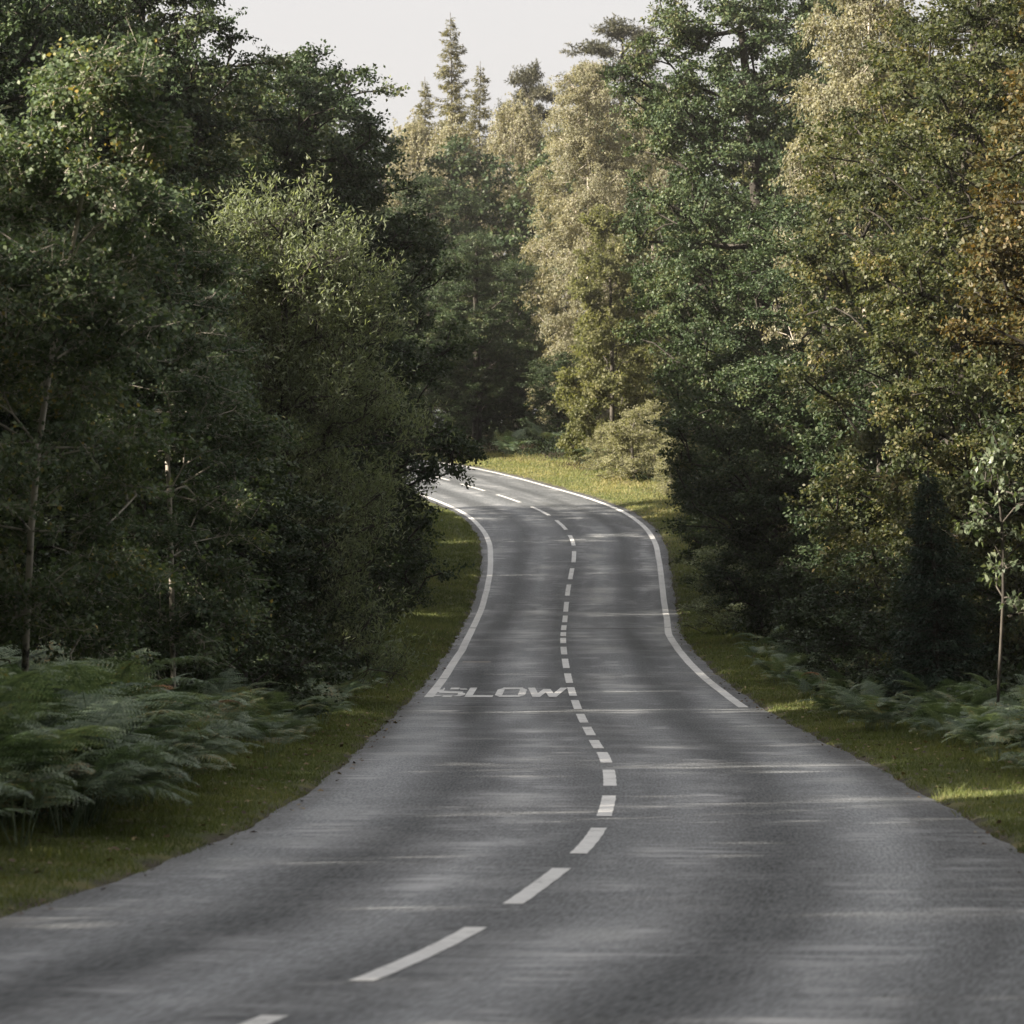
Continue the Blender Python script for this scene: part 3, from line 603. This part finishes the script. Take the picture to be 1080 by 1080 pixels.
# the wood behind
def fills(pts, grp, lab):
    for (x, y) in pts:
        key = rnd.choice(['fill1', 'fill1o', 'fill1'])
        plant(key, 'forest_tree', x, y, rnd.uniform(0, 6.28), rnd.uniform(.9, 1.1) * ((.56 if y < 60 else .66) if -12.5 < x < -5 and 30 < y < 92 else .82 if -15 < x < 0 and 0 < y < 90 else 1.0), lab, 'tree', grp)
fills([(-11, 52), (-14, 66), (-11.5, 80), (-16, 92), (-12, 104), (-11, 120), (-17, 112), (-12, 134), (-18, 128), (-10, 147), (-20, 145), (-20, 76), (-22, 94), (-22, 112), (-22, 60), (-9.5, 112), (-9.3, 124), (-8.6, 138), (-8.8, 151), (-8.2, 161), (-14, 158), (-15, 150), (-10, 98), (-9.5, 55), (-9.3, 63), (-9.5, 71), (-9.3, 88), (-20, 156), (-21, 134), (-13.5, 59), (-13, 68), (-13, 84), (-14, 93), (-13.5, 101), (-13, 111), (-13.5, 120), (-12.5, 131), (-13, 143), (-12.5, 153), (-13, 165), (-9.4, 78), (-9.3, 104), (-9, 117), (-9, 131), (-8.8, 144), (-16.5, 64), (-16.5, 72), (-16, 55), (-17, 86), (-17, 99), (-16.5, 121), (-16, 137)], 'forest trees behind the left roadside trees', 'woodland tree deep in the wood behind the left roadside trees')  # includes hidden rows added to keep sun off the road
fills([(13.5, 60), (16, 74), (14, 92), (18, 104), (13, 118), (17, 132), (13, 146), (19, 158), (12, 166), (16, 180), (13, 196), (19, 210), (12, 222)], 'forest trees behind the right roadside trees', 'woodland tree deep in the wood behind the right roadside trees')
fills([(-22, 203), (-29, 211), (-15.5, 197.5), (-24, 195), (-33, 204), (-14, 236), (-9, 232), (-3, 233), (3, 230), (-8, 246), (-2, 252), (5, 240), (9, 250), (16, 240), (-20, 262), (22, 262), (-11, 275), (12, 275)], 'forest trees beyond the bend', 'woodland tree in the shade beyond the far bend')  # the ones left of the bend were added to shade the far oaks
# trees left of the camera's view, they shade the near road
fills([(-9.2, 39), (-9, 31), (-9.2, 23), (-9.8, 15), (-11, 7), (-9.2, 47), (-12, 30), (-12, 21), (-13, 12), (-18, 16), (-18, 26), (-17, 36), (-19, 46), (-16, 2), (-22, 8), (-11, 44), (-14.5, 34), (-15, 22), (-15, 8), (-20, 30), (-20, -8), (-23, 20), (-17, -14), (-23, 40)], 'forest trees left of the near road', 'woodland tree beside the near left verge')

fills([(11, 30), (9.5, 38), (14, 40), (8.5, 20), (12, 18), (7, 8), (12, 6), (5.5, -4), (11, -8), (10, -22), (-16, -60), (-22, -40), (-20, -26), (-24, -52)], 'unseen trees added around the near road', 'unseen woodland tree added near the camera for its shade')  # unseen trees added to cut open skylight on the foliage facing the camera
# ---------------------------------------------------------------- bracken
def frond(rs, mb, base, az, Ln, el0, curl, tone):
    n = 26; q = np.linspace(0, 1, n)
    el = el0 - curl*q**1.2; h = np.cumsum(np.cos(el))*Ln/n; v = np.cumsum(np.sin(el))*Ln/n
    d = np.array([math.cos(az), math.sin(az), 0]); side = np.array([-math.sin(az), math.cos(az), 0])
    A = base + d*h[:, None] + np.array([0, 0, 1.])*v[:, None]
    tubes(mb, A[:-1], A[1:], np.full(n-1, .005), np.full(n-1, .004), 3)
    s0 = 5
    T = nrm(np.gradient(A, axis=0)); up = nrm(np.cross(side, T)) * -1
    up = np.where(up[:, 2:3] < 0, -up, up)
    for i in range(s0, n):
        f = (i-s0)/(n-s0); pl = Ln*.42*(1-f)**.85*(min(1, .55+f*3)) + .02
        for sg in (-1, 1):
            pd = nrm(side*sg*.95 + T[i]*.35 + up[i]*rs.normal(.05, .10) + np.array([0, 0, -.12]))
            k = max(3, int(pl/.032)); r = np.linspace(.04, 1, k)
            c = A[i] + pd*(r*pl)[:, None] - np.array([0, 0, 1.])*(.10*pl*r**2)[:, None]
            across = nrm(np.cross(pd, up[i]))
            for s2 in (-1, 1):
                W = .046*(1-r*.75)*(Ln/1.0)*(.5+.5*min(1, pl/.2))
                D = nrm(across*s2*.9 + pd*.45); leaves(mb, c, np.broadcast_to(D, c.shape), np.broadcast_to(up[i]+rs.normal(0, .15, 3), c.shape), W*1.3, .033*(1.05-r*.4), np.full(k, tone) + rs.normal(0, .05))
def fern_mesh(seed, m, n=9, Ln=1.0):
    rs = np.random.RandomState(seed); st = MB()
    for k in range(n):
        az = k*2.399 + rs.uniform(-.3, .3); stem = rs.uniform(.25, .75)
        el = rs.uniform(.5, 1.15); b = np.array([math.cos(az)*.06, math.sin(az)*.06, 0.]); e_ = b + np.array([math.cos(az)*.12, math.sin(az)*.12, stem])
        tubes(st, [b], [e_], [.007], [.005], 4)
        frond(rs, st, e_, az, Ln*rs.uniform(.7, 1.1), el, rs.uniform(.8, 1.5), rs.uniform(.1, .9))
    return st.mesh('bracken_plant', m)
FERN = [fern_mesh(100+k, M['fern']) for k in range(4)]
BFERN = fern_mesh(200, M['brownfern'], 2, .8)
rs = np.random.RandomState(8)
def bracken(side, y0, y1, n, amin, amax, smin, smax, group, label):
    for _ in range(n):
        y = rs.uniform(y0, y1); j = int(np.argmin(np.abs(cy - y))); a = amin + (amax-amin)*rs.rand()**1.3
        w = (WL(y) if side < 0 else WR(y)) + a
        x = cx[j] + side*w; o_ = link('bracken_plant', FERN[rs.randint(4)], None, (x, y, g1(x, y)-.03))
        o_.rotation_euler = (rs.normal(0, .08), rs.normal(0, .08), rs.uniform(0, 6.28)); s = rs.uniform(smin, smax)*(1 if a > amin+.35 else .8); o_.scale = (s, s, s*rs.uniform(.85, 1.1))
        tag(o_, label, 'fern', group)
bracken(-1, 33.5, 52, 115, 1.2, 4.4, .8, 1.2, 'bracken bank in front of the young birch', 'green bracken plant in the dense bank at the lower left')
bracken(-1, 54, 95, 48, .85, 2.2, .5, .85, 'bracken along the left verge', 'green bracken plant in the patch below the sallow left of the SLOW marking')
bracken(1, 40, 66, 72, 1.15, 3.6, .5, .8, 'bracken in front of the right hand sapling', 'pale green bracken plant by the foot of the sapling at the lower right')
bracken(1, 66, 100, 46, .75, 2.4, .5, .75, 'bracken along the right verge', 'pale green bracken plant along the right verge below the hollies')
bracken(1, 188, 204, 12, 3.6, 6, .8, 1.1, 'bracken beyond the bend', 'bracken plant under the pale bushes beyond the bend')
for px, Y, s, lab in ((200, 50, .7, 'rusty brown bracken fronds at the right end of the lower left bank'), (872, 80, .5, 'rusty brown bracken on the right verge amid green fronds'), (318, 76, .6, 'small yellowing bracken above the pale ferns near the sallow')):
    x = pxx(px, Y); o_ = link('bracken_plant', BFERN, None, (x, Y, g1(x, Y)+.35 if Y == 50 else g1(x, Y)+.1)); o_.scale = (s,)*3; tag(o_, lab, 'fern')

# ---------------------------------------------------------------- undergrowth, grass, fallen leaves
def scatter(y0, y1, side, a0, a1, n, power=1.0):
    y = rs.uniform(y0, y1, n); s = np.interp(y, cy[:int(np.argmax(cy > 205))], CS[:int(np.argmax(cy > 205))])
    a = a0 + (a1-a0)*rs.rand(n)**power
    yy = np.interp(s, CS, cy); w = (WL(yy) if side < 0 else WR(yy)) + a
    p_ = road_pt(s, side*w); return p_[:, 0], p_[:, 1], a
mb = MB()
for side, y0, y1, a0, a1, n in ((-1, 34, 62, 3.0, 8, 1500), (-1, 30, 100, 2.0, 9, 1500), (-1, 95, 168, 2.0, 8, 1300), (1, 35, 110, 2.0, 9, 1900), (1, 105, 170, 1.6, 8, 1100), (1, 170, 203, 3.3, 9, 900)):
    x, y, a = scatter(y0, y1, side, a0, a1, n); z = G(x, y); k = 34
    hh = rs.uniform(.15, 1.0, n)*np.clip((a-a0)*.5+.35, 0, 1)
    ci = np.repeat(np.arange(n), k)
    P = np.c_[x, y, z][ci] + np.c_[rs.normal(0, .22, (n*k, 2)), np.abs(rs.normal(.6, .35, n*k))*hh[ci]]
    D = nrm(rs.normal(size=(n*k, 3))); Nn = nrm(rs.normal(size=(n*k, 3))*.6 + [0, 0, 1])
    sz = rs.uniform(.06, .13, n*k)
    leaves(mb, P, D, Nn, sz, sz*.65, np.clip(.45+rs.normal(0, .18, n)[ci], 0, 1))
tag(link('undergrowth', mb.mesh('undergrowth', M['under'])), 'dark brambles and seedlings covering the wood floor', 'undergrowth', kind='stuff')
mb = MB()
for side, y0, y1, a0, a1, n in ((-1, 26, 60, -.05, 2.3, 62000), (-1, 60, 110, -.05, 1.7, 42000), (-1, 110, 172, -.05, 2.6, 42000), (1, 32, 70, -.05, 2.2, 58000), (1, 70, 125, -.05, 1.6, 42000), (1, 125, 200, -.05, 4.0, 52000)):
    x, y, a = scatter(y0, y1, side, a0, a1, n, 1.0)
    keep = rs.rand(n) < np.clip((a+.05 + .25*vnoise(x, y, .5))*5+.1, .04, 1)
    x, y, a = x[keep], y[keep], a[keep]; n = len(x); z = G(x, y)
    clump = vnoise(x, y, .35)*.5+.5; far = np.clip(y/80, .7, 1.8)
    h = rs.uniform(.02, .055, n)*(.6+.9*clump+1.9*(clump > .80)*rs.rand(n))*(1+.25*a)*far**.5; wd = .0075*far
    an = rs.uniform(0, 6.28, n); ln = rs.normal(0, .5, (n, 2))*h[:, None]
    b0 = np.c_[x-np.cos(an)*wd, y-np.sin(an)*wd, z-.005]; b1 = np.c_[x+np.cos(an)*wd, y+np.sin(an)*wd, z-.005]
    tp = np.c_[x+ln[:, 0], y+ln[:, 1], z+h]
    V = np.stack([b0, b1, tp], 1).reshape(-1, 3)
    tn = np.clip(.38 + .22*vnoise(x+7, y*.5, 1.1) + rs.normal(0, .1, n) + (.30 if y0 == 125 else 0)*np.clip((y-150)/20, 0, 1), 0, 1)  # far right blades paler and yellower, sunlit look put into their tone
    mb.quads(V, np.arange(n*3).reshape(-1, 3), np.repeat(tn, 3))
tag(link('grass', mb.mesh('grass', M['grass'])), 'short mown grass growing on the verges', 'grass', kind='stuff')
mb = MB()
for side, y0, y1, a0, a1, n in ((-1, 26, 120, -.2, 1.8, 1400), (1, 32, 180, -.2, 1.8, 1700)):
    x, y, a = scatter(y0, y1, side, a0, a1, n, 1.0); z = np.maximum(G(x, y), zroad(y)) + .015 + .03*(a > .1)
    sz = rs.uniform(.04, .085, n)
    leaves(mb, np.c_[x, y, z], nrm(np.c_[rs.normal(size=(n, 2)), rs.normal(0, .15, n)]), nrm(rs.normal(size=(n, 3))*.3+[0, 0, 1]), sz, sz*.6, rs.rand(n))
tag(link('fallen_leaves', mb.mesh('fallen_leaves', M['litter'])), 'scattered brown fallen leaves along the road edges', 'leaves', kind='stuff')

# ---------------------------------------------------------------- light, air, camera
sc = bpy.context.scene
SUN_AZ, SUN_EL = R(-108), R(25.5)         # azimuth from +Y, negative = to the left
sd = Vector((math.sin(SUN_AZ)*math.cos(SUN_EL), math.cos(SUN_AZ)*math.cos(SUN_EL), math.sin(SUN_EL)))
L = bpy.data.lights.new('sun', 'SUN'); L.energy = 5.0; L.angle = R(.6); L.color = (1.0, .89, .74)
lo = bpy.data.objects.new('sun', L); C.objects.link(lo); lo.rotation_euler = sd.to_track_quat('Z', 'Y').to_euler(); lo.location = (-30, 40, 60)
w = bpy.data.worlds.new('World'); sc.world = w; w.use_nodes = True; nt = w.node_tree; nt.nodes.clear()
wo = nt.nodes.new('ShaderNodeOutputWorld'); bg = nt.nodes.new('ShaderNodeBackground')
sky = nt.nodes.new('ShaderNodeTexSky'); sky.sky_type = 'NISHITA'; sky.sun_disc = False; sky.sun_elevation = SUN_EL; sky.sun_rotation = SUN_AZ
sky.air_density = 1.0; sky.dust_density = 4.0; sky.ozone_density = 1.0
tc = nt.nodes.new('ShaderNodeTexCoord'); nz = nt.nodes.new('ShaderNodeTexNoise'); nz.inputs['Scale'].default_value = 2.2; nz.inputs['Detail'].default_value = 5
nt.links.new(tc.outputs['Generated'], nz.inputs[0])
cl = ramp(nt, nz.outputs[0], [(.25, (2.65, 2.55, 2.53)), (.75, (3.3, 3.18, 3.13))])     # thin pale cloud veil over the blue
nt.links.new(mixc(nt, .90, sky.outputs[0], cl), bg.inputs[0]); bg.inputs[1].default_value = .1
nt.links.new(bg.outputs[0], wo.inputs[0])

cam = bpy.data.cameras.new('camera'); co = bpy.data.objects.new('camera', cam); C.objects.link(co); sc.camera = co
co.location = (0, 0, CAMZ); co.rotation_euler = (R(90), 0, 0)
cam.sensor_width = 36; cam.sensor_fit = 'HORIZONTAL'; cam.lens = 36*FPX; cam.clip_start = .5; cam.clip_end = 9000
cam.dof.use_dof = True; cam.dof.focus_distance = 85; cam.dof.aperture_fstop = 5.6
vs = sc.view_settings; vs.view_transform = 'Standard'; vs.look = 'None'; vs.gamma = 1; vs.exposure = 1.58; vs.use_curve_mapping = False
sc.render.engine = 'CYCLES'; cy_ = sc.cycles
cy_.max_bounces = 4; cy_.diffuse_bounces = 2; cy_.glossy_bounces = 2; cy_.transmission_bounces = 4; cy_.transparent_max_bounces = 4; cy_.volume_bounces = 0
cy_.caustics_reflective = False; cy_.caustics_refractive = False; cy_.sample_clamp_indirect = 2
cy_.use_denoising = True
hz = MB()
x0, x1, y0, y1, z0, z1 = -120., 120., -60., 330., CAMZ-8, CAMZ+32
hv = [(x, y, z) for z in (z0, z1) for y in (y0, y1) for x in (x0, x1)]
hz.quads(hv, [[0, 2, 3, 1], [4, 5, 7, 6], [0, 1, 5, 4], [2, 6, 7, 3], [0, 4, 6, 2], [1, 3, 7, 5]])
m, nt, out = mat('thin_evening_haze')
pv = N(nt, 'ShaderNodeVolumePrincipled'); pv.inputs['Color'].default_value = (.92, .90, .86, 1); pv.inputs['Density'].default_value = .0002; pv.inputs['Anisotropy'].default_value = .3
nt.links.new(pv.outputs[0], out.inputs['Volume'])
tag(link('haze', hz.mesh('haze', m)), 'thin pale haze in the air between the trees', 'haze', kind='stuff')
print('objects', len(bpy.data.objects), 'faces', sum(len(m.polygons) for m in bpy.data.meshes))
